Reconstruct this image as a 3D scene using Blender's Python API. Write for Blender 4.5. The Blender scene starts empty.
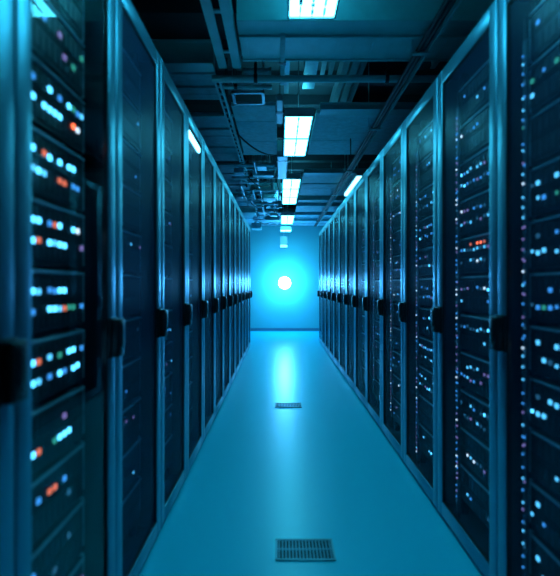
import bpy, bmesh, math, random
from mathutils import Vector, Matrix, Euler
random.seed(7)
C = bpy.context.scene.collection
S = bpy.context.scene
PI = math.pi

# ------------------------------------------------------------------ camera, world, exposure, lights
CAM_Z = 1.15
cam_d = bpy.data.cameras.new('camera'); cam = bpy.data.objects.new('camera', cam_d); C.objects.link(cam)
cam.location = (0, 0, CAM_Z); cam.rotation_euler = (PI/2, 0, 0)
cam_d.sensor_fit = 'HORIZONTAL'; cam_d.sensor_width = 36.0; cam_d.lens = 434/560*36
cam_d.shift_y = -3/560
cam_d.clip_start = 0.02
cam_d.dof.use_dof = True; cam_d.dof.focus_distance = 4.6; cam_d.dof.aperture_fstop = 1.8
S.camera = cam
S.view_settings.view_transform = 'Standard'; S.view_settings.look = 'None'
S.view_settings.exposure = 0.0; S.view_settings.gamma = 1.0; S.view_settings.use_curve_mapping = False
S.cycles.max_bounces = 8; S.cycles.transparent_max_bounces = 24
S.cycles.use_denoising = True

w = bpy.data.worlds.new('world'); S.world = w; w.use_nodes = True
w.node_tree.nodes['Background'].inputs[0].default_value = (0.0, 0.25, 0.5, 1)
w.node_tree.nodes['Background'].inputs[1].default_value = 0.02

PANEL_COL = (0.07, 0.74, 1.0); PANEL_STR = 17.0       # ceiling light diffusers
GLOBE_COL = (0.09, 0.47, 1.0); GLOBE_STR = 150.0      # globe lamp on the far wall

# ------------------------------------------------------------------ materials
def mat(name, col, rough=.5, metal=0., noise=0., nscale=20., bump=0., bscale=80., coat=0., spec=.5, crough=.1):
    m = bpy.data.materials.new(name); m.use_nodes = True
    nt = m.node_tree; b = nt.nodes['Principled BSDF']
    b.inputs['Base Color'].default_value = (*col, 1); b.inputs['Roughness'].default_value = rough
    b.inputs['Metallic'].default_value = metal; b.inputs['Coat Weight'].default_value = coat
    b.inputs['Coat Roughness'].default_value = crough
    b.inputs['Specular IOR Level'].default_value = spec
    tc = nt.nodes.new('ShaderNodeTexCoord')
    if noise:
        n = nt.nodes.new('ShaderNodeTexNoise'); n.inputs['Scale'].default_value = nscale; n.inputs['Detail'].default_value = 6
        nt.links.new(tc.outputs['Object'], n.inputs['Vector'])
        r = nt.nodes.new('ShaderNodeMix'); r.data_type = 'RGBA'
        r.inputs[6].default_value = (*[c*(1-noise) for c in col], 1); r.inputs[7].default_value = (*[min(1, c*(1+noise)) for c in col], 1)
        nt.links.new(n.outputs['Fac'], r.inputs[0]); nt.links.new(r.outputs[2], b.inputs['Base Color'])
        mr = nt.nodes.new('ShaderNodeMapRange'); mr.inputs['To Min'].default_value = rough*.85; mr.inputs['To Max'].default_value = min(1, rough*1.15)
        nt.links.new(n.outputs['Fac'], mr.inputs['Value']); nt.links.new(mr.outputs['Result'], b.inputs['Roughness'])
    if bump:
        n2 = nt.nodes.new('ShaderNodeTexNoise'); n2.inputs['Scale'].default_value = bscale; n2.inputs['Detail'].default_value = 3
        nt.links.new(tc.outputs['Object'], n2.inputs['Vector'])
        bp = nt.nodes.new('ShaderNodeBump'); bp.inputs['Strength'].default_value = bump; bp.inputs['Distance'].default_value = .01
        nt.links.new(n2.outputs['Fac'], bp.inputs['Height']); nt.links.new(bp.outputs['Normal'], b.inputs['Normal'])
    return m

def emit(name, col, s):
    m = bpy.data.materials.new(name); m.use_nodes = True; nt = m.node_tree
    b = nt.nodes['Principled BSDF']; b.inputs['Base Color'].default_value = (.05, .05, .05, 1)
    b.inputs['Emission Color'].default_value = (*col, 1); b.inputs['Emission Strength'].default_value = s
    b.inputs['Roughness'].default_value = .4
    return m

def glass_mat(name, tint, rough, refl=.6, mesh=0.):
    m = bpy.data.materials.new(name); m.use_nodes = True; nt = m.node_tree
    nt.nodes.remove(nt.nodes['Principled BSDF']); out = nt.nodes['Material Output']
    t = nt.nodes.new('ShaderNodeBsdfTransparent'); t.inputs[0].default_value = (*tint, 1)
    g = nt.nodes.new('ShaderNodeBsdfGlossy'); g.inputs['Roughness'].default_value = rough
    f = nt.nodes.new('ShaderNodeFresnel'); f.inputs[0].default_value = 1.35
    ge = nt.nodes.new('ShaderNodeNewGeometry')          # the rear face of a pane adds no second reflection
    iv = nt.nodes.new('ShaderNodeMath'); iv.operation = 'SUBTRACT'; iv.inputs[0].default_value = 1.0
    nt.links.new(ge.outputs['Backfacing'], iv.inputs[1])
    mu = nt.nodes.new('ShaderNodeMath'); mu.operation = 'MULTIPLY'
    nt.links.new(f.outputs[0], mu.inputs[0]); nt.links.new(iv.outputs[0], mu.inputs[1])
    m2 = nt.nodes.new('ShaderNodeMath'); m2.operation = 'MULTIPLY'; m2.inputs[1].default_value = refl; m2.use_clamp = True
    nt.links.new(mu.outputs[0], m2.inputs[0]); f = m2
    mx = nt.nodes.new('ShaderNodeMixShader')
    nt.links.new(f.outputs[0], mx.inputs[0]); nt.links.new(t.outputs[0], mx.inputs[1]); nt.links.new(g.outputs[0], mx.inputs[2])
    if mesh:                                            # fine perforated sheet: part of the light meets dull metal
        pr = nt.nodes.new('ShaderNodeBsdfPrincipled'); pr.inputs['Base Color'].default_value = (.05, .13, .30, 1)
        pr.inputs['Roughness'].default_value = .5; pr.inputs['Metallic'].default_value = .3
        tc = nt.nodes.new('ShaderNodeTexCoord'); vo = nt.nodes.new('ShaderNodeTexVoronoi'); vo.inputs['Scale'].default_value = 160
        nt.links.new(tc.outputs['Object'], vo.inputs['Vector'])
        mr = nt.nodes.new('ShaderNodeMapRange'); mr.inputs['From Min'].default_value = .1; mr.inputs['From Max'].default_value = .6
        mr.inputs['To Min'].default_value = mesh*.6; mr.inputs['To Max'].default_value = mesh*1.4
        nt.links.new(vo.outputs['Distance'], mr.inputs['Value'])
        m3 = nt.nodes.new('ShaderNodeMixShader'); nt.links.new(mr.outputs[0], m3.inputs[0])
        nt.links.new(mx.outputs[0], m3.inputs[1]); nt.links.new(pr.outputs[0], m3.inputs[2]); mx = m3
    nt.links.new(mx.outputs[0], out.inputs['Surface'])
    return m

M = dict(
    frame=mat('powder_coated_frame', (.12, .32, .43), .34, .8, .04, 30),
    body=mat('cabinet_shell', (.05, .06, .08), .5, .4, .1, 30),
    rail=mat('rail_metal', (.03, .036, .045), .4, .7, .1, 50),
    handle=mat('handle_plastic', (.006, .008, .012), .35, 0, .1, 40),
    lock=mat('lock_metal', (.25, .28, .32), .3, .9, .1, 90),
    chassis=mat('chassis_steel', (.06, .07, .09), .45, .6, .1, 40),
    bezel=mat('bezel_plastic', (.018, .024, .034), .38, .2, .2, 60),
    lip=mat('bezel_lip', (.42, .52, .6), .35, .6, .1, 60),
    glass=glass_mat('smoked_door_glass', (.90, .94, .97), .25, .2, .06),
    glass_clear=glass_mat('clear_door_glass', (.95, .97, .98), .035, 1.15),
    glass_mesh=glass_mat('fine_mesh_door_sheet', (.75, .82, .88), .28, .15, .12),
    floor=mat('epoxy_floor', (.012, .66, .86), .29, 0, 0, 3, 0, 260, 0.0, .6),
    wall=mat('painted_wall', (.08, .43, .44), .6, 0, .06, 2.5, .05, 120),
    dwall=mat('side_wall_paint', (.10, .14, .18), .7, 0, .1, 4),
    base=mat('baseboard_paint', (.06, .16, .22), .5, 0, .08, 10),
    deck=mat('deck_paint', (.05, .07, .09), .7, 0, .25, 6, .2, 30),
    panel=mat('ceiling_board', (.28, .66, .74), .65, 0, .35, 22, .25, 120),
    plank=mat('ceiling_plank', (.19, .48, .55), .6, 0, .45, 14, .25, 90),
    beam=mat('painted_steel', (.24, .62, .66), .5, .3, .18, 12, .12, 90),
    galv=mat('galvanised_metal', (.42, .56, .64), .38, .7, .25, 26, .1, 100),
    dark=mat('dark_cable_sheath', (.015, .02, .026), .55, 0, .2, 40),
    light_housing=mat('fixture_housing', (.45, .52, .56), .45, .3, .1, 20),
    louver=mat('fixture_louver', (.10, .18, .22), .4, .3, .1, 40),
    vent=mat('vent_metal', (.10, .24, .30), .4, .7, .15, 70),
    ventrim=mat('vent_rim_metal', (.16, .42, .50), .4, .5, .1, 50),
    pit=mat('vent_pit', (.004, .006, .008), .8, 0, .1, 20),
    panel_light=emit('lit_diffuser', PANEL_COL, PANEL_STR),
    ceiling_fill=emit('added_ceiling_fill', PANEL_COL, 7.0),
    globe=emit('lit_globe', GLOBE_COL, GLOBE_STR),
    tube_and_reflection=emit('lit_tube_and_reflection', (.2, .75, 1.), 5.0),  # glow of the batten tube and of the painted door reflection
    dim_lamp=emit('lit_small_box', (.15, .7, 1.), 3.5),
    plug=mat('port_plastic', (.03, .07, .1), .4, 0, .1, 60),
)
LED = {
    'C': emit('cyan_led', (.08, .55, 1.), 4.2), 'c': emit('pale_cyan_led', (.08, .5, .9), 2.0), 'W': emit('white_led', (.6, .8, 1.), 1.8),
    'b': emit('blue_led', (.04, .3, .85), 1.3), 'o': emit('dim_orange_led', (1., .22, .12), .9), 'O': emit('orange_led', (1., .14, .05), 3.2),
    'g': emit('green_led', (.05, .6, .45), .6), 'p': emit('violet_led', (.35, .28, .8), .6), 'd': emit('faint_led', (.05, .3, .6), .35),
}
LEDNAME = {'C': 'bright cyan light', 'c': 'pale cyan light', 'W': 'white light', 'b': 'blue light', 'o': 'dim orange light', 'O': 'bright orange light',
           'g': 'green light', 'p': 'violet light', 'd': 'faint blue light'}

# ------------------------------------------------------------------ helpers
def B(bm, x0, x1, y0, y1, z0, z1, bev=0., seg=2):
    r = bmesh.ops.create_cube(bm, size=1.0); vs = r['verts']
    for v in vs:
        v.co = Vector(((x0+x1)/2+v.co.x*(x1-x0), (y0+y1)/2+v.co.y*(y1-y0), (z0+z1)/2+v.co.z*(z1-z0)))
    if bev:
        es = list({e for v in vs for e in v.link_edges})
        bmesh.ops.bevel(bm, geom=es, offset=bev, segments=seg, affect='EDGES', profile=.5)

def T(bm, p, q, r, n=14):
    p, q = Vector(p), Vector(q); d = q-p
    m = Matrix.Translation((p+q)/2) @ d.to_track_quat('Z', 'Y').to_matrix().to_4x4()
    bmesh.ops.create_cone(bm, cap_ends=True, segments=n, radius1=r, radius2=r, depth=d.length, matrix=m)

def path(bm, pts, r, n=8):
    for a, b in zip(pts[:-1], pts[1:]): T(bm, a, b, r, n)
    for p in pts[1:-1]: bmesh.ops.create_icosphere(bm, subdivisions=1, radius=r*1.02, matrix=Matrix.Translation(p))

def arc(p0, p1, sag, n=12):
    p0, p1 = Vector(p0), Vector(p1)
    return [p0.lerp(p1, i/n)+Vector((0, 0, -sag*4*(i/n)*(1-i/n))) for i in range(n+1)]

def obj(name, bm, m, parent=None, smooth=False, loc=None):
    me = bpy.data.meshes.new(name); bm.normal_update(); bm.to_mesh(me); bm.free()
    me.materials.append(m)
    o = bpy.data.objects.new(name, me); C.objects.link(o)
    if smooth:
        for p in me.polygons: p.use_smooth = True
        me.set_sharp_from_angle(angle=math.radians(40))
    if parent: o.parent = parent
    if loc: o.location = loc
    return o

def tag(o, label, cat, group=None):
    o['label'] = label; o['category'] = cat
    if group: o['group'] = group
    return o

def thing(name, label, cat, loc=(0, 0, 0), group=None):
    o = bpy.data.objects.new(name, None); C.objects.link(o); o.location = loc; o.empty_display_size = .1
    return tag(o, label, cat, group)

def struct(name, bm, m, smooth=False):
    o = obj(name, bm, m, None, smooth); o['kind'] = 'structure'; return o

def nb(): return bmesh.new()

def copy_tree(o, parent=None):
    c = o.copy(); C.objects.link(c); c.parent = parent
    for ch in o.children: copy_tree(ch, c)
    return c

# ------------------------------------------------------------------ room
WL, WR, YB, YF = -2.3, 2.6, -1.3, 10.85
DECK = 3.1
bm = nb(); B(bm, WL, WR, YB, YF, -.1, 0); struct('floor', bm, M['floor'])
bm = nb(); B(bm, WL-.1, WR+.1, YB-.1, YF+.1, DECK, DECK+.1)
for k in range(24): B(bm, WL, WR, YB+.25+.5*k, YB+.33+.5*k, DECK-.1, DECK)
struct('ceiling', bm, M['deck'])
bm = nb(); B(bm, WL-.1, WR+.1, YF, YF+.1, -.1, DECK); struct('wall_far', bm, M['wall'])
bm = nb(); B(bm, WL-.1, WL, YB, YF, -.1, DECK); struct('wall_left', bm, M['dwall'])
bm = nb(); B(bm, WR, WR+.1, YB, YF, -.1, DECK); struct('wall_right', bm, M['dwall'])
bm = nb(); B(bm, WL-.1, WR+.1, YB-.1, YB, -.1, DECK); struct('wall_near', bm, M['dwall'])
bm = nb(); B(bm, WL, WR, YF-.015, YF, 0, .075, .004); struct('baseboard_far', bm, M['base'])

# ------------------------------------------------------------------ ceiling structure (z = 1.15 + height over the camera)
def smooth_panel(x0, x1, y0, y1, z, seams=()):
    bm = nb(); ys = [y0, *seams, y1]
    for a, b in zip(ys[:-1], ys[1:]): B(bm, x0, x1, a+.004, b-.004, z, z+.03, .003, 1)
    o = struct('ceiling_panel', bm, M['panel']); return o
def planks(x0, x1, y0, y1, z, pitch, m='plank'):
    bm = nb(); n = max(1, round((y1-y0)/pitch)); p = (y1-y0)/n
    for k in range(n):
        dz = .012*(k % 3 == 1)
        B(bm, x0, x1, y0+k*p+.006, y0+(k+1)*p-.006, z+dz, z+dz+.025, .003, 1)
    return struct('ceiling_panel', bm, M[m])
def beam(x0, x1, y0, y1, z0, z1, lip=.0):
    bm = nb(); B(bm, x0, x1, y0, y1, z0+.012, z1)                 # web with flanges
    B(bm, x0, x1, y0-lip, y1+lip, z0, z0+.014, .002, 1)
    B(bm, x0, x1, y0-lip, y1+lip, z1-.014, z1, .002, 1)
    return struct('ceiling_beam', bm, M['beam'])

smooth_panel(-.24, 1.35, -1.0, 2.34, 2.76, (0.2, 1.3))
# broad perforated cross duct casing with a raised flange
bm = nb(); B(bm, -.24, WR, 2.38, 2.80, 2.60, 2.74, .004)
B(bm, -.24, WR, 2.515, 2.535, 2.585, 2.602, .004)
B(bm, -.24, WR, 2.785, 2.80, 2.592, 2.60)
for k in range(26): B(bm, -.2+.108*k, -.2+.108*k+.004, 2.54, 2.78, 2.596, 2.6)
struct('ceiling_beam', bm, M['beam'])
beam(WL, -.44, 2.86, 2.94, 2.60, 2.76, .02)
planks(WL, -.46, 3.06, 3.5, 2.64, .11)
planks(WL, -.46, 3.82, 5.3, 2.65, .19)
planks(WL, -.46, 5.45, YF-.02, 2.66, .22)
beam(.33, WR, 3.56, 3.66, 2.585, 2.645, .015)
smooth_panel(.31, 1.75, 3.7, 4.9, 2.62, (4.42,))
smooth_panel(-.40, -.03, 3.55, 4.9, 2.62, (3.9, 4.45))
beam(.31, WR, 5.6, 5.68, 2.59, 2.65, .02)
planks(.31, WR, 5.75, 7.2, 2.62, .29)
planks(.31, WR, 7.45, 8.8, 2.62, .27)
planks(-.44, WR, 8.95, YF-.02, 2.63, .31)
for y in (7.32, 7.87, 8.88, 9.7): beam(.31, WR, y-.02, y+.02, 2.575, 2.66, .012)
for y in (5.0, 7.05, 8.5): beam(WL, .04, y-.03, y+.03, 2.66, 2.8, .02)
# joists running along the room, high up
for x0, x1, y0, y1, z in ((.19, .27, 2.9, 3.55, 2.76), (.50, .53, 2.82, 4.6, 2.86), (.56, .60, 2.82, 4.6, 2.84), (.63, .66, 2.82, 4.6, 2.86), (.40, .42, 2.82, 3.6, 2.88), (.34, .36, 2.82, 3.6, 2.9),
                          (.80, .83, 1.2, 2.36, 2.9), (.88, .91, 1.2, 2.36, 2.9), (1.12, 1.16, 1.2, 2.36, 2.9), (1.22, 1.24, 1.2, 3.5, 2.9), (.04, .06, 2.9, 3.5, 2.70)):
    bm = nb(); B(bm, x0, x1, y0, y1, z, z+.16, .004, 1); B(bm, x0-.008, x1+.008, y0, y1, z-.006, z+.002)
    struct('ceiling_beam', bm, M['galv'])

# ------------------------------------------------------------------ ceiling lights
def ceiling_light(label, x0, x1, y0, y1, z, panes, cols=2, rods=True, lit='panel_light'):
    t = thing('ceiling_light', label, 'ceiling light', ((x0+x1)/2, (y0+y1)/2, z), 'ceiling lights over the aisle')
    hx, hy = (x1-x0)/2, (y1-y0)/2
    bm = nb(); B(bm, -hx, hx, -hy, hy, .035, .075, .006)
    B(bm, -hx-.004, -hx+.006, -hy, hy, -.002, .04); B(bm, hx-.006, hx+.004, -hy, hy, -.002, .04)
    B(bm, -hx, hx, -hy-.004, -hy+.008, -.002, .04); B(bm, -hx, hx, hy-.008, hy+.004, -.002, .04)
    obj('housing', bm, M['light_housing'], t)
    n = panes; L = 2*hy/n
    for k in range(n):
        a = -hy+k*L
        bm = nb(); B(bm, -hx+.008, hx-.008, a+.014, a+L-.014, .0, .03, .004, 1)
        obj('diffuser', bm, M[lit], t)
    bm = nb()
    for k in range(1, n): B(bm, -hx, hx, -hy+k*L-.012, -hy+k*L+.012, -.004, .034, .002, 1)
    for c in range(1, cols):
        xx = -hx+2*hx*c/cols
        B(bm, xx-.0015, xx+.0015, -hy+.01, hy-.01, -.003, .001)
        j = 0; yy = -hy+.03
        while yy < hy-.05:                          # broken dark lamp shadow strip: a row of small louver clips
            ln = random.uniform(.015, .05); wd = random.uniform(.006, .018)
            B(bm, xx-wd/2, xx+wd/2, yy, yy+ln, -.004, .002)
            yy += ln+random.uniform(.008, .03)
    obj('louver', bm, M['louver'], t)
    bm = nb(); B(bm, -hx+.04, hx-.04, -hy+.05, hy-.05, .076, .082, .002, 1); obj('added_fill_panel', bm, M['ceiling_fill'], t)  # added glowing panel on the housing top, only there to brighten the ceiling
    if rods:
        for sy in (-.8, .8):
            bm = nb(); T(bm, (0, sy*hy, .07), (0, sy*hy, DECK-z), .004, 8); obj('suspension_rod', bm, M['galv'], t)
    return t
ceiling_light('long bright ceiling light nearest the camera, cut off by the top of the photo', .042, .289, 1.02, 2.28, 2.55, 2, 4)
ceiling_light('bright two-pane ceiling light in front of the smooth ceiling board, second from the camera', .04, .275, 3.60, 4.71, 2.55, 2, 2)
ceiling_light('bright three-pane ceiling light beyond the bright white conduit box, third from the camera', .04, .275, 5.74, 7.5, 2.55, 3, 2)
ceiling_light('small ceiling light with a speckled pane, fourth from the camera', .025, .29, 8.75, 9.95, 2.55, 1, 2)
ceiling_light('tiny low ceiling light near the far wall, second lowest above the glowing globe', .01, .26, 9.98, 10.32, 2.42, 1, 2)
# lowest little lamp with its grey box, right before the far wall
t = thing('hanging_lamp', 'lowest tiny hanging lamp under a grey box, just above the glowing globe', 'lamp', (.09, 10.55, 2.07))
bm = nb(); B(bm, -.09, .09, -.06, .06, .05, .26, .012); obj('ballast_box', bm, M['light_housing'], t)
bm = nb(); B(bm, -.085, .085, -.055, .055, 0, .048, .01); obj('diffuser', bm, M['dim_lamp'], t)
bm = nb(); T(bm, (0, 0, .26), (0, 0, .56), .01, 8); obj('suspension_rod', bm, M['galv'], t)

# batten light above the right row
t = thing('batten_light', 'slanted white batten light peeking over the top of the right cabinet row', 'ceiling light', (1.0, 5.99, 2.49))
bm = nb(); B(bm, -.045, .045, -.55, .55, .03, .07, .006); obj('housing', bm, M['light_housing'], t)
bm = nb(); B(bm, -.035, .035, -.53, .53, -.005, .03, .008); obj('tube', bm, M['tube_and_reflection'], t)
for s in (-1, 1):
    bm = nb(); T(bm, (0, s*.4, .07), (0, s*.4, DECK-2.49), .005, 8); obj('suspension_rod', bm, M['galv'], t)

# globe lamp on the far wall
GX, GZ = .112, 1.20
t = thing('wall_lamp', 'round glowing white-cyan globe lamp on the far wall at the end of the aisle', 'lamp', (GX, YF, GZ))
bm = nb(); T(bm, (0, -.001, 0), (0, -.03, 0), .06, 24); T(bm, (0, -.03, 0), (0, -.36, 0), .014, 12); obj('wall_mount', bm, M['light_housing'], t, True)
bm = nb(); bmesh.ops.create_uvsphere(bm, u_segments=32, v_segments=20, radius=.145, matrix=Matrix.Translation((0, -.48, 0))); obj('globe', bm, M['globe'], t, True)

# ------------------------------------------------------------------ ducts, trays, pipes and cables
def pipe(name, label, cat, pts, r, m='galv', rings=(), n=14, group=None):
    t = thing(name, label, cat, pts[0], group)
    o = Vector(pts[0]); q = [Vector(p)-o for p in pts]
    bm = nb(); path(bm, q, r, n); obj('tube', bm, M[m], t, True)
    if rings:
        for f in rings:
            p = q[0].lerp(q[-1], f); d = (q[-1]-q[0]).normalized()
            bm = nb(); T(bm, p-d*.012, p+d*.012, r*1.3, n)
            T(bm, p, p+Vector((0, 0, max(.05, min(.5, DECK-(o+p).z)))), .004, 6)
            obj('clamp', bm, M['rail'], t, True)
    return t
def tray(label, x0, x1, y0, y1, z, rung=.25, m='galv', cables=2, side=.05, fl=.03):
    t = thing('cable_tray', label, 'cable tray', ((x0+x1)/2, y0, z))
    h = (x1-x0)/2; L = y1-y0
    for s in (-1, 1):
        bm = nb(); B(bm, s*h-.004, s*h+.004, 0, L, 0, side)
        a, b = sorted((s*h, s*(h-fl))); B(bm, a, b, 0, L, -.004, .006, .001, 1)
        obj('side_rail', bm, M[m], t)
    k = .1
    while k < L:
        bm = nb(); B(bm, -h, h, k, k+.025, .004, .014); obj('rung', bm, M[m], t); k += rung
    for c in range(cables):
        xx = -h*.4+c*h*.8/max(1, cables-1)
        bm = nb(); path(bm, [Vector((xx+random.uniform(-.1, .1)*h, L*i/8, .022)) for i in range(9)], .008, 8); obj('cable', bm, M['dark'], t, True)
    for y in (.15*L, .55*L, .95*L):
        bm = nb(); B(bm, -h-.006, h+.006, y, y+.02, side, side+.012); T(bm, (0, y+.01, side), (0, y+.01, DECK-z), .005, 6); obj('hanger', bm, M['rail'], t)
    return t
tray('wide pale steel cable tray running overhead at upper left, ending at the cross beam', -.405, -.262, .6, 2.9, 2.60, .4, 'beam', 2, .06, .052)
tray('narrow steel cable ladder running away above the left row', -.465, -.42, 3.05, 6.25, 2.585, .12, 'beam', 1, .025, .012)
# dark cable run with a thin rail above the right row
t = thing('cable_run', 'dark diagonal bundle of cables running overhead along the right row', 'cable bundle', (.83, .6, 2.53))
for dx, dz, r in ((-.018, 0, .014), (.012, .006, .015), (0, .024, .012)):
    bm = nb(); path(bm, [Vector((dx+random.uniform(-.005, .005), 9.6*i/16, dz)) for i in range(17)], r, 10); obj('cable', bm, M['dark'], t, True)
bm = nb(); B(bm, .036, .050, 0, 9.6, -.008, .03); obj('support_rail', bm, M['beam'], t)
for y in (1.0, 1.95, 3.2, 4.6, 6.0, 7.4, 8.8):
    bm = nb(); B(bm, -.05, .055, y, y+.03, -.018, -.009); B(bm, -.055, -.045, y, y+.03, -.018, .06); T(bm, (-.05, y+.015, .05), (-.05, y+.015, DECK-2.53), .005, 6); obj('bracket', bm, M['beam'], t)

pipe('ceiling_pipe', 'long round pipe crossing the aisle just before the second ceiling light', 'pipe', [(-.47, 3.0, 2.575), (2.55, 3.0, 2.575)], .024, 'beam', (.1, .4, .7))
pipe('ceiling_pipe', 'thin pipe above the left row, crossing toward the cable ladder', 'pipe', [(-2.2, 3.72, 2.60), (-.40, 3.72, 2.60)], .012, 'beam', (.5, .97))
for y, z, r, lab in ((3.08, 2.62, .012, 'thin crossing pipe right behind the long round pipe'), (3.20, 2.61, .016, 'second thin crossing pipe behind the long round pipe'),):
    pipe('ceiling_pipe', lab, 'pipe', [(-.44, y, z), (-.06, y, z)], r, 'beam', (.3,))
# round crosswise ducts in the open bay at left of the lights
for y, z, r, lab in ((2.98, 2.78, .05, 'short round duct in the open ceiling bay left of the lights, the upper one'), (3.22, 2.72, .035, 'short round duct in the open ceiling bay left of the lights, the lower one')):
    t = thing('air_duct', lab, 'duct', (-.28, y, z))
    bm = nb(); T(bm, (0, 0, 0), (.20, 0, 0), r, 24); obj('duct_tube', bm, M['panel'], t, True)
    for a, b in ((.20, .215), (0, .012)):
        bm = nb(); T(bm, (a, 0, 0), (b, 0, 0), r*1.15, 24); obj('collar', bm, M['beam'], t, True)
    bm = nb(); B(bm, .09, .11, -r-.004, r+.004, -r-.004, DECK-z); obj('strap', bm, M['rail'], t)
# long flat conduit beside the lights
t = thing('conduit_box', 'slim pale conduit hanging between the first and second ceiling lights', 'conduit', (.0, 2.5, 2.585))
bm = nb(); B(bm, .0, .032, 0, .62, 0, .03, .004); obj('channel', bm, M['panel'], t)
bm = nb(); B(bm, -.006, .038, .3, .33, -.004, .034); T(bm, (.016, .315, .03), (.016, .315, DECK-2.585), .004, 6); obj('clamp', bm, M['rail'], t)
t = thing('conduit_box', 'short pale junction box left of the second ceiling light', 'conduit', (-.01, 3.32, 2.56))
bm = nb(); B(bm, -.02, .035, 0, .48, 0, .05, .006); obj('box', bm, M['light_housing'], t)
bm = nb(); B(bm, -.026, .041, .22, .25, -.004, .054); T(bm, (.01, .235, .05), (.01, .235, DECK-2.56), .004, 6); obj('clamp', bm, M['rail'], t)
t = thing('conduit_box', 'bright pale conduit box between the second and third ceiling lights', 'conduit', (.0, 4.72, 2.545))
bm = nb(); B(bm, -.035, .09, 0, 1.0, 0, .07, .012); obj('box', bm, M['light_housing'], t)
bm = nb(); B(bm, -.04, .095, .16, .19, -.004, .074); T(bm, (.03, .175, .07), (.03, .175, DECK-2.545), .004, 6); obj('clamp', bm, M['rail'], t)
bm = nb(); path(bm, arc((-.41, 4.15, 2.60), (-.03, 4.75, 2.57), .06), .008, 8); tag(obj('loose_cable', bm, M['dark'], None, True), 'loose dark cable sagging from the cable ladder to the conduit box', 'cable')
pipe('drop_rod', 'thin dark rod under the smooth ceiling board right of the second light', 'rod', [(.70, 4.30, 2.60), (.70, 4.30, 2.44)], .006, 'dark')
# jumble of services above the far left half of the aisle
rs = random.Random(3)
for k, y in enumerate((5.15, 5.4, 5.75, 6.1, 6.55, 7.0, 7.5, 8.1, 8.7, 9.4)):
    z = 2.60+rs.uniform(-.05, .05); x0 = -.72+rs.uniform(0, .35); x1 = rs.uniform(-.12, -.02)
    place = ['beside the bright conduit box', 'just past the start of the bright conduit box', 'at the far end of the bright conduit box', 'level with the near pane of the third light', 'level with the middle pane of the third light',
             'level with the far pane of the third light', 'just behind the third light', 'between the third and fourth lights', 'just before the fourth light', 'beside the fourth light'][k]
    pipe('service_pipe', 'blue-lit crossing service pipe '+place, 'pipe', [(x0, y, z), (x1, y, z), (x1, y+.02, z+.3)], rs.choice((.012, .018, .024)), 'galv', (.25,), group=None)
def wire_frame(label, x0, x1, y0, y1, z):
    t = thing('steel_bracket', label, 'bracket', (x0, y0, z)); X, Y = x1-x0, y1-y0
    for y in (0, Y-.02):
        bm = nb(); B(bm, 0, X, y, y+.02, 0, .02); obj('cross_bar', bm, M['galv'], t)
    for x in (0, X-.02):
        bm = nb(); B(bm, x, x+.02, 0, Y, 0, .02); obj('side_bar', bm, M['galv'], t)
    for a, b in ((.01, .01), (X-.01, .01), (.01, Y-.01), (X-.01, Y-.01)):
        bm = nb(); T(bm, (a, b, .02), (a, b, DECK-z), .005, 6); obj('hanger', bm, M['galv'], t)
wire_frame('rectangular steel bracket under the ceiling left of the junction box', -.37, -.12, 3.28, 3.5, 2.60)
wire_frame('rectangular steel bracket left of the third ceiling light', -.40, -.03, 6.2, 6.9, 2.50)
wire_frame('rectangular steel bracket above the far end of the left row', -.75, -.28, 7.3, 8.3, 2.46)
rs = random.Random(5)
POS = [(-.50, 5.35), (-.36, 5.9), (-.22, 5.25), (-.62, 6.7), (-.16, 6.75), (-.5, 7.2), (-.2, 7.6), (-.66, 8.4), (-.32, 8.0), (-.12, 8.3), (-.5, 9.1), (-.2, 9.2)]
PLC = ['beside the cable ladder end', 'left of the third light', 'just left of the bright conduit box', 'above the left row level with the third light', 'right against the third light',
       'above the left row past the third light', 'left and just past the third light', 'above the left row before the fourth light', 'midway between the left row and the fourth light', 'close by the fourth light on its near side', 'above the end of the left row', 'left of the fourth light on its far side']
for (x, y), pl in zip(POS, PLC):
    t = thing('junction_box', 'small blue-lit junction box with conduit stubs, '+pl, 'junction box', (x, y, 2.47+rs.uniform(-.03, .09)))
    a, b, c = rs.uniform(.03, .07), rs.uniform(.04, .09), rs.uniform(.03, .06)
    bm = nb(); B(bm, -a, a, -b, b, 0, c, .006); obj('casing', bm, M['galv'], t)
    bm = nb(); T(bm, (0, 0, c), (0, 0, DECK-t.location.z), .007, 8); obj('conduit_riser', bm, M['galv'], t, True)
    bm = nb(); T(bm, (a, 0, c/2), (a+.12, 0, c/2), .008, 8); T(bm, (a+.12, 0, c/2), (a+.12, 0, DECK-t.location.z), .008, 8); obj('conduit_stub', bm, M['galv'], t, True)
for x, y0, y1, z, pl in ((-.30, 5.0, 8.6, 2.565, 'left of the third light'), (-.56, 6.2, 10.6, 2.57, 'above the far left cabinets'), (-.10, 7.5, 10.6, 2.585, 'left of the fourth light')):
    pipe('service_pipe', 'slim pipe running along the room '+pl, 'pipe', [(x, y0, z), (x, y1, z)], .011, 'galv', (.2, .6))
wire_frame('rectangular steel bracket near the far wall', -.55, -.05, 9.0, 9.8, 2.5)
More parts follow.
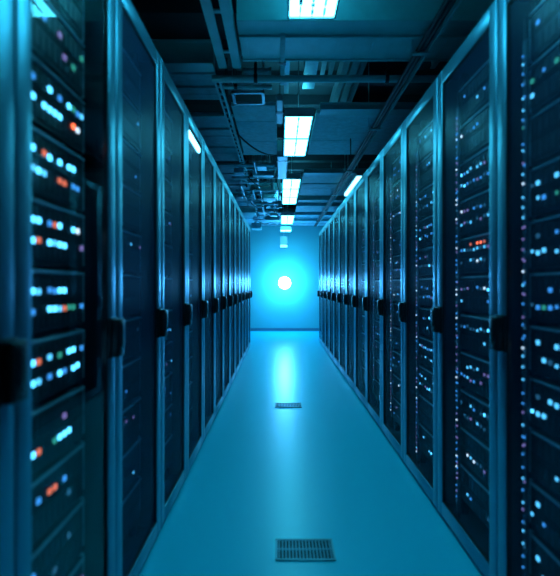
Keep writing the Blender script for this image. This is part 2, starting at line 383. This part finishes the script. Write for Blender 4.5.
for x0, x1, y0, y1, z0, z1, lab in ((-.25, -.06, 6.35, 6.6, 2.42, 2.50, 'flat blue-lit equipment box left of the third ceiling light'), (-.7, -.42, 7.5, 7.9, 2.40, 2.5, 'long equipment box above the far left cabinets'),
                                    (-.3, .0, 8.5, 8.75, 2.42, 2.5, 'small equipment box before the fourth ceiling light'), (-.62, -.4, 9.3, 9.6, 2.36, 2.48, 'small equipment box in the far left ceiling corner'),
                                    (-.35, -.08, 5.5, 5.62, 2.54, 2.60, 'narrow equipment box left of the bright conduit box')):
    t = thing('equipment_box', lab, 'box', (x0, y0, z0))
    bm = nb(); B(bm, 0, x1-x0, 0, y1-y0, 0, z1-z0, .01); obj('casing', bm, M['beam'], t)
    bm = nb(); B(bm, .02, x1-x0-.02, -.006, 0, .012, z1-z0-.012, .002, 1); obj('cover', bm, M['panel'], t)
    bm = nb(); T(bm, ((x1-x0)/2, .05, z1-z0), ((x1-x0)/2, .05, DECK-z0), .006, 6); obj('hanger', bm, M['galv'], t)
rs = random.Random(11)
for k in range(5):
    y = 5.6+.9*k; x = -.55+rs.uniform(0, .3)
    bm = nb(); path(bm, arc((x, y, 2.55), (x+rs.uniform(.2, .4), y+.4, 2.56), rs.uniform(.04, .09)), .007, 6)
    tag(obj('loose_cable', bm, M['dark'], None, True), 'loose dark cable drooping from the pipes '+['near the bright conduit box', 'beside the third light', 'past the third light', 'before the fourth light', 'close to the far wall'][k], 'cable')

# ------------------------------------------------------------------ floor vents
def vent(label, x0, y0, wd, dp):
    t = thing('floor_vent', label, 'floor vent', (x0, y0, 0))
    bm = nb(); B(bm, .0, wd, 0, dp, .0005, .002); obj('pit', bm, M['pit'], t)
    bm = nb(); e = .009
    B(bm, -e, wd+e, -e, 0, .0005, .007, .002, 1); B(bm, -e, wd+e, dp, dp+e, .0005, .007, .002, 1); B(bm, -e, 0, 0, dp, .0005, .007, .002, 1); B(bm, wd, wd+e, 0, dp, .0005, .007, .002, 1)
    obj('frame', bm, M['ventrim'], t)
    bm = nb(); n = 16
    for k in range(n): B(bm, wd*(k+.5)/n-.0035, wd*(k+.5)/n+.0035, 0, dp, .002, .0065, .001, 1)
    B(bm, 0, wd, dp*.47, dp*.53, .0015, .006); obj('grille', bm, M['vent'], t)
vent('dark slotted floor vent in the foreground of the aisle floor', -.011, 1.815, .236, .135)
vent('dark slotted floor vent farther down the aisle, under the light streak', -.040, 4.07, .236, .14)

# ------------------------------------------------------------------ server cabinets
CH = 2.20; CD = 1.0; ST = .060; RL = .068
def make_cabinet(wd, far_high, label):
    """front face at local x=0 looking +x, width along +y; the handle sits at high y when far_high"""
    t = thing('server_cabinet', label, 'server cabinet')
    g = .004
    bm = nb()
    B(bm, -CD, -.034, g, g+.02, .03, CH-.012, .003, 1); B(bm, -CD, -.034, wd-g-.02, wd-g, .03, CH-.012, .003, 1)
    B(bm, -CD, -.034, g+.02, wd-g-.02, CH-.034, CH-.012); B(bm, -CD, -.034, g+.02, wd-g-.02, .03, .05)
    B(bm, -CD, -CD+.02, g+.02, wd-g-.02, .05, CH-.034)
    B(bm, -CD+.02, -.02, g+.01, wd-g-.01, .0, .03)               # plinth
    obj('shell', bm, M['body'], t)
    for s in (0, 1):
        y = .07 if not s else wd-.10
        bm = nb(); B(bm, -.115, -.082, y, y+.03, .05, CH-.034, .002, 1); B(bm, -.115, -.09, y+(.0 if s else .022)-.002, y+(.008 if s else .03)+.002, .05, CH-.034)
        obj('mounting_rail', bm, M['rail'], t)
    bm = nb()                                                    # door frame: stiles and rails with a stepped inner edge
    z0, z1 = .022, CH
    B(bm, -.020, 0, g, ST, z0, z1, .0045, 3); B(bm, -.020, 0, wd-ST, wd-g, z0, z1, .0045, 3)
    B(bm, -.019, -.001, ST-.008, wd-ST+.008, z0, z0+RL, .005, 2); B(bm, -.019, -.001, ST-.008, wd-ST+.008, z1-RL, z1, .005, 2)
    d = obj('door', bm, M['frame'], t, True)
    e = .005; bm = nb()
    B(bm, -.022, -.004, ST-.002, ST+e, z0+RL-.002, z1-RL+.002, .001, 1); B(bm, -.022, -.004, wd-ST-e, wd-ST+.002, z0+RL-.002, z1-RL+.002, .001, 1)
    B(bm, -.022, -.004, ST, wd-ST, z0+RL-.002, z0+RL+e, .001, 1); B(bm, -.022, -.004, ST, wd-ST, z1-RL-e, z1-RL+.002, .001, 1)
    obj('door_gasket', bm, M['handle'], d)
    bm = nb(); B(bm, -.014, -.010, ST+e-.003, wd-ST-e+.003, z0+RL+e-.003, z1-RL-e+.003)
    p = obj('glass_pane', bm, M['glass'], d)
    hy0, hy1 = (wd-.065, wd-.008) if far_high else (.008, .065)
    bm = nb(); hz0, hz1 = .918, 1.040
    B(bm, -.002, .010, hy0-.002, hy1+.002, hz0-.004, hz1+.004, .003, 2)
    B(bm, .008, .034, hy0+.002, hy1-.002, hz0, hz1, .006, 3)
    B(bm, .030, .038, hy0+.012, hy1-.012, hz0+.03, hz1-.012, .003, 2)
    h = obj('handle', bm, M['handle'], d, True)
    bm = nb(); T(bm, (.034, (hy0+hy1)/2, hz0+.016), (.037, (hy0+hy1)/2, hz0+.016), .007, 16)
    obj('lock', bm, M['lock'], d, True)
    ey = .006 if far_high else wd-.006
    for z in (.25, 1.1, 1.95):
        bm = nb(); T(bm, (-.027, ey, z-.04), (-.027, ey, z+.04), .005, 10); obj('hinge', bm, M['lock'], t, True)
    return t

ORD = ['first', 'second', 'third', 'fourth', 'fifth', 'sixth', 'seventh', 'eighth', 'ninth', 'tenth', 'eleventh', 'twelfth', 'thirteenth', 'fourteenth']
XL, XR = -.5476, .789
WLc, WRc = .55, .60
left, right = [], []
protoL = make_cabinet(WLc, True, '')
protoR = make_cabinet(WRc, False, '')
NL, NR = 14, 13
for i in range(NL):
    o = protoL if i == 0 else copy_tree(protoL)
    o.location = (XL, .35+WLc*i, 0); left.append(o)
    o['label'] = ('nearest server cabinet of the left row, cut by the photo edge' if i == 0 else
                  'glass-doored server cabinet with big cyan and orange lights, second in the left row' if i == 1 else
                  'glass-doored server cabinet at the far end of the left row' if i == NL-1 else
                  '%s dark-doored server cabinet counting from the near end of the left row' % ORD[i])
    o['group'] = 'server cabinets in the left row'
for i in range(NR):
    o = protoR if i == 0 else copy_tree(protoR)
    o.location = (XR, .98+WRc*(i+1), 0); o.rotation_euler = (0, 0, PI); right.append(o)
    o['label'] = ('nearest server cabinet of the right row, cut by the photo edge' if i == 0 else
                  'glass-doored server cabinet at the far end of the right row' if i == NR-1 else
                  '%s server cabinet from the near end of the right row, behind dark glass' % ORD[i])
    o['group'] = 'server cabinets in the right row'

def pane(cab): return [g for d in cab.children if d.name.startswith('door') for g in d.children if g.name.startswith('glass_pane')][0]
def swap_pane(cab, m):
    p = pane(cab); p.data = p.data.copy(); p.data.materials[0] = M[m]
for i in range(NL): swap_pane(left[i], 'glass_clear' if i < 2 else 'glass_mesh')
# glowing strip added to imitate a lamp reflection on a left cabinet door
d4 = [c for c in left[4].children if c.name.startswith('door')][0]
bm = nb(); B(bm, -.012, .006, .06, .40, 2.045, 2.085, .006); o = obj('painted_reflection', bm, M['tube_and_reflection'], left[4]); o['label'] = 'white glowing strip painted in as a light reflection under the door top'

# ------------------------------------------------------------------ servers in the cabinets
ledmesh = {}
def led_mesh(kind, ch):
    k = (kind, ch)
    if k not in ledmesh:
        bm = nb()
        if kind == 'wide': B(bm, 0, .003, -.0085, .0085, -.0075, .0075, .003, 2)
        elif kind == 'mid': B(bm, 0, .003, -.0065, .0065, -.0055, .0055, .0025, 2)
        else: T(bm, (0, 0, 0), (.003, 0, 0), .0042, 10)
        me = bpy.data.meshes.new('status_light'); bm.to_mesh(me); bm.free(); me.materials.append(LED[ch]); ledmesh[k] = me
    return ledmesh[k]
def led(parent, kind, ch, x, y, z):
    o = bpy.data.objects.new('status_light', led_mesh(kind, ch)); C.objects.link(o); o.parent = parent; o.location = (x, y, z); o['label'] = LEDNAME[ch]; return o

UH = .160                     # a server's height; pitch .176
def make_server(wd):
    t = thing('rack_server', '', 'server'); h = wd/2
    bm = nb(); B(bm, -.62, -.004, -h+.006, h-.006, .004, UH-.004); obj('chassis', bm, M['chassis'], t)
    bm = nb(); B(bm, -.004, .012, -h, h, .0, UH, .003, 2)
    B(bm, .012, .016, -h+.004, h-.004, UH/2-.002, UH/2+.002)
    n = 11
    for k in range(n):                                           # drive trays in two banks
        y = -h+.012+(wd-.024)*k/n; e = (wd-.024)/n-.004
        for z in (.014, UH/2+.008): B(bm, .012, .0165, y, y+e, z, z+UH/2-.028, .001, 1)
    obj('bezel', bm, M['bezel'], t)
    bm = nb(); B(bm, .010, .020, -h+.002, h-.002, UH-.010, UH-.002, .002, 1); obj('top_lip', bm, M['lip'], t)
    for s in (-1, 1):
        bm = nb(); a, b = sorted((s*(h-.001), s*(h+.024))); B(bm, -.0045, .006, a, b, .004, UH-.004, .002, 1); T(bm, (.006, s*(h+.012), .03), (.009, s*(h+.012), .03), .004, 8); T(bm, (.006, s*(h+.012), UH-.03), (.009, s*(h+.012), UH-.03), .004, 8)
        obj('rack_ear', bm, M['lip'], t)
    return t
SWL, SWR = WLc-.20-.004, WRc-.20-.004
PATCH = {   # unit index -> the two light rows of the second left cabinet (seen near to far)
    0: ('.....o......', '......p.....'), 1: ('...b..p....g', '.......p.g..'), 2: ('cb..C.b.Cgbc', 'CC.CCCC..OW.'), 3: ('cC.oC.C.CC..', 'ccCc..oo.bb.'), 4: ('CCC.boC..CW.', 'CCo.CcCC...p'),
    5: ('CCc.bbCC....', 'bb..CCcogg.b'), 6: ('CCo.c.g.CC.b', 'CCc.b.Cb.CC.'), 7: ('.......p....', 'CCo..gCCC...'), 8: ('O.b.oo.b....', '........d...'), 9: ('.b......d...', '.....d......'), 10: ('....b......p', '...d........')}
UN = ['topmost', 'second from the top', 'third from the top', 'fourth from the top', 'fifth from the top', 'sixth from the top', 'seventh from the top', 'eighth from the top', 'third from the bottom', 'second from the bottom', 'bottom']
def fill(cab, side, idx, seed, dens, where, palette, kind='mid', light_side_rows=True):
    rnd = random.Random(seed); wd = WLc if side == 'L' else WRc; sw = SWL if side == 'L' else SWR
    proto = protoS[side]
    for u in range(11):
        s = proto if not used[side] else copy_tree(proto)
        # the prototype must stay free of lights: lights are added after all copies
        used[side] = True
        zc = CAM_Z+.84-.176*u
        lx = -.076; ly = wd/2
        if side == 'L': s.location = (XL+lx, .35+wd*idx+ly, zc-UH/2)
        else: s.location = (XR-lx, .98+wd*idx+wd-ly, zc-UH/2); s.rotation_euler = (0, 0, PI)
        s['label'] = 'rack server, %s, behind the glass of %s' % (UN[u], where); s['group'] = 'rack servers in '+where
        jobs.append((s, side, idx, u, rnd.randint(0, 10**6), dens, palette, kind))
protoS = {'L': make_server(SWL), 'R': make_server(SWR)}; used = {'L': False, 'R': False}; jobs = []
fill(left[1], 'L', 1, 1, 1, 'the second left cabinet', '')
fill(left[2], 'L', 2, 2, .3, 'the third left cabinet', 'bbdpcodbCp')
fill(left[3], 'L', 3, 3, .5, 'the fourth left cabinet', 'bcpdbdc')
fill(left[4], 'L', 4, 4, .4, 'the fifth left cabinet', 'bcpdbdc')
fill(right[0], 'R', 0, 5, .8, 'the nearest right cabinet', 'CcCbcbcgcdccb')
fill(right[1], 'R', 1, 6, .95, 'the second right cabinet', 'cCbcdWcbpbdcdd')
fill(right[2], 'R', 2, 7, 1., 'the third right cabinet', 'cbcdCddpbb')
fill(right[3], 'R', 3, 8, 1., 'the fourth right cabinet', 'cbWdddpbb')
fill(right[4], 'R', 4, 9, .5, 'the fifth right cabinet', 'cddddpbb')
fill(right[5], 'R', 5, 10, .5, 'the sixth right cabinet', 'cddddpbb')
for s, side, idx, u, seed, dens, pal, kind in jobs:
    rnd = random.Random(seed); sw = SWL if side == 'L' else SWR
    if side == 'L' and idx == 1:
        for row, zz in zip(PATCH[u], (UH/2+.025, UH/2-.025)):
            for k, ch in enumerate(row):
                if ch != '.': led(s, 'wide', ch, .0165, -sw/2+.035+.0262*k, zz+rnd.uniform(-.002, .002))
        continue
    n = 12
    if side == 'R' and idx == 1 and u == 4:
        for k, ch in ((4, 'o'), (6, 'O'), (7, 'O'), (8, 'o')): led(s, 'mid', ch, .0168, -sw/2+.02+(sw-.04)*k/(n-1), UH/2+.045)
    for zz in (UH/2+.025, UH/2-.028):
        rowd = dens*rnd.choice((.25, .8, 1.2))*(.25 if u in (0, 10) else .6 if u in (1, 9) else 1.)
        for k in range(n):
            if rnd.random() < rowd*(.5 if side == 'L' else .75):
                led(s, 'wide' if (idx == 0 and rnd.random() < .6) else 'mid', rnd.choice(pal), .0165, -sw/2+.02+(sw-.04)*k/(n-1), zz+rnd.uniform(-.006, .006))

# vertical strips of pinpoint lights by the far mounting rails of the right cabinets (and faintly on the left ones)
def light_strip(cab, y, z0, z1, n, pal, seed, dual=.3, x=-.038):
    rnd = random.Random(seed)
    bm = nb(); B(bm, -.012, -.001, -.012, .012, z0-.03, z1+.03, .003, 1); 
    st = obj('light_strip', bm, M['plug'], cab, False, (x, y, 0))
    bm = nb(); B(bm, -.012, -.002, -.006, .006, z0-.1, z0-.03); B(bm, -.012, -.002, -.006, .006, z1+.03, z1+.1)
    obj('strip_clip', bm, M['rail'], st)
    for k in range(n):
        z = z0+(z1-z0)*(k+.5+rnd.uniform(-.28, .28))/n
        led(st, 'dot', rnd.choice(pal), 0, rnd.uniform(-.001, .001)-.003, z)
        if rnd.random() < dual: led(st, 'dot', rnd.choice('pbdd'), 0, .006, z+rnd.uniform(-.01, .01))
light_strip(right[0], .108, .18, 1.95, 48, 'cbpcWpbbgc', 21, .45)
light_strip(right[1], .152, .12, 1.95, 66, 'pdWpbbd', 22, .5)
light_strip(right[2], .155, .12, 1.95, 60, 'pcWpbpd', 23, .6)
light_strip(right[3], .145, .20, 1.95, 60, 'pdWpbpW', 24, .2)
light_strip(right[4], .15, .30, 1.95, 50, 'pdbpdpc', 25, .2)
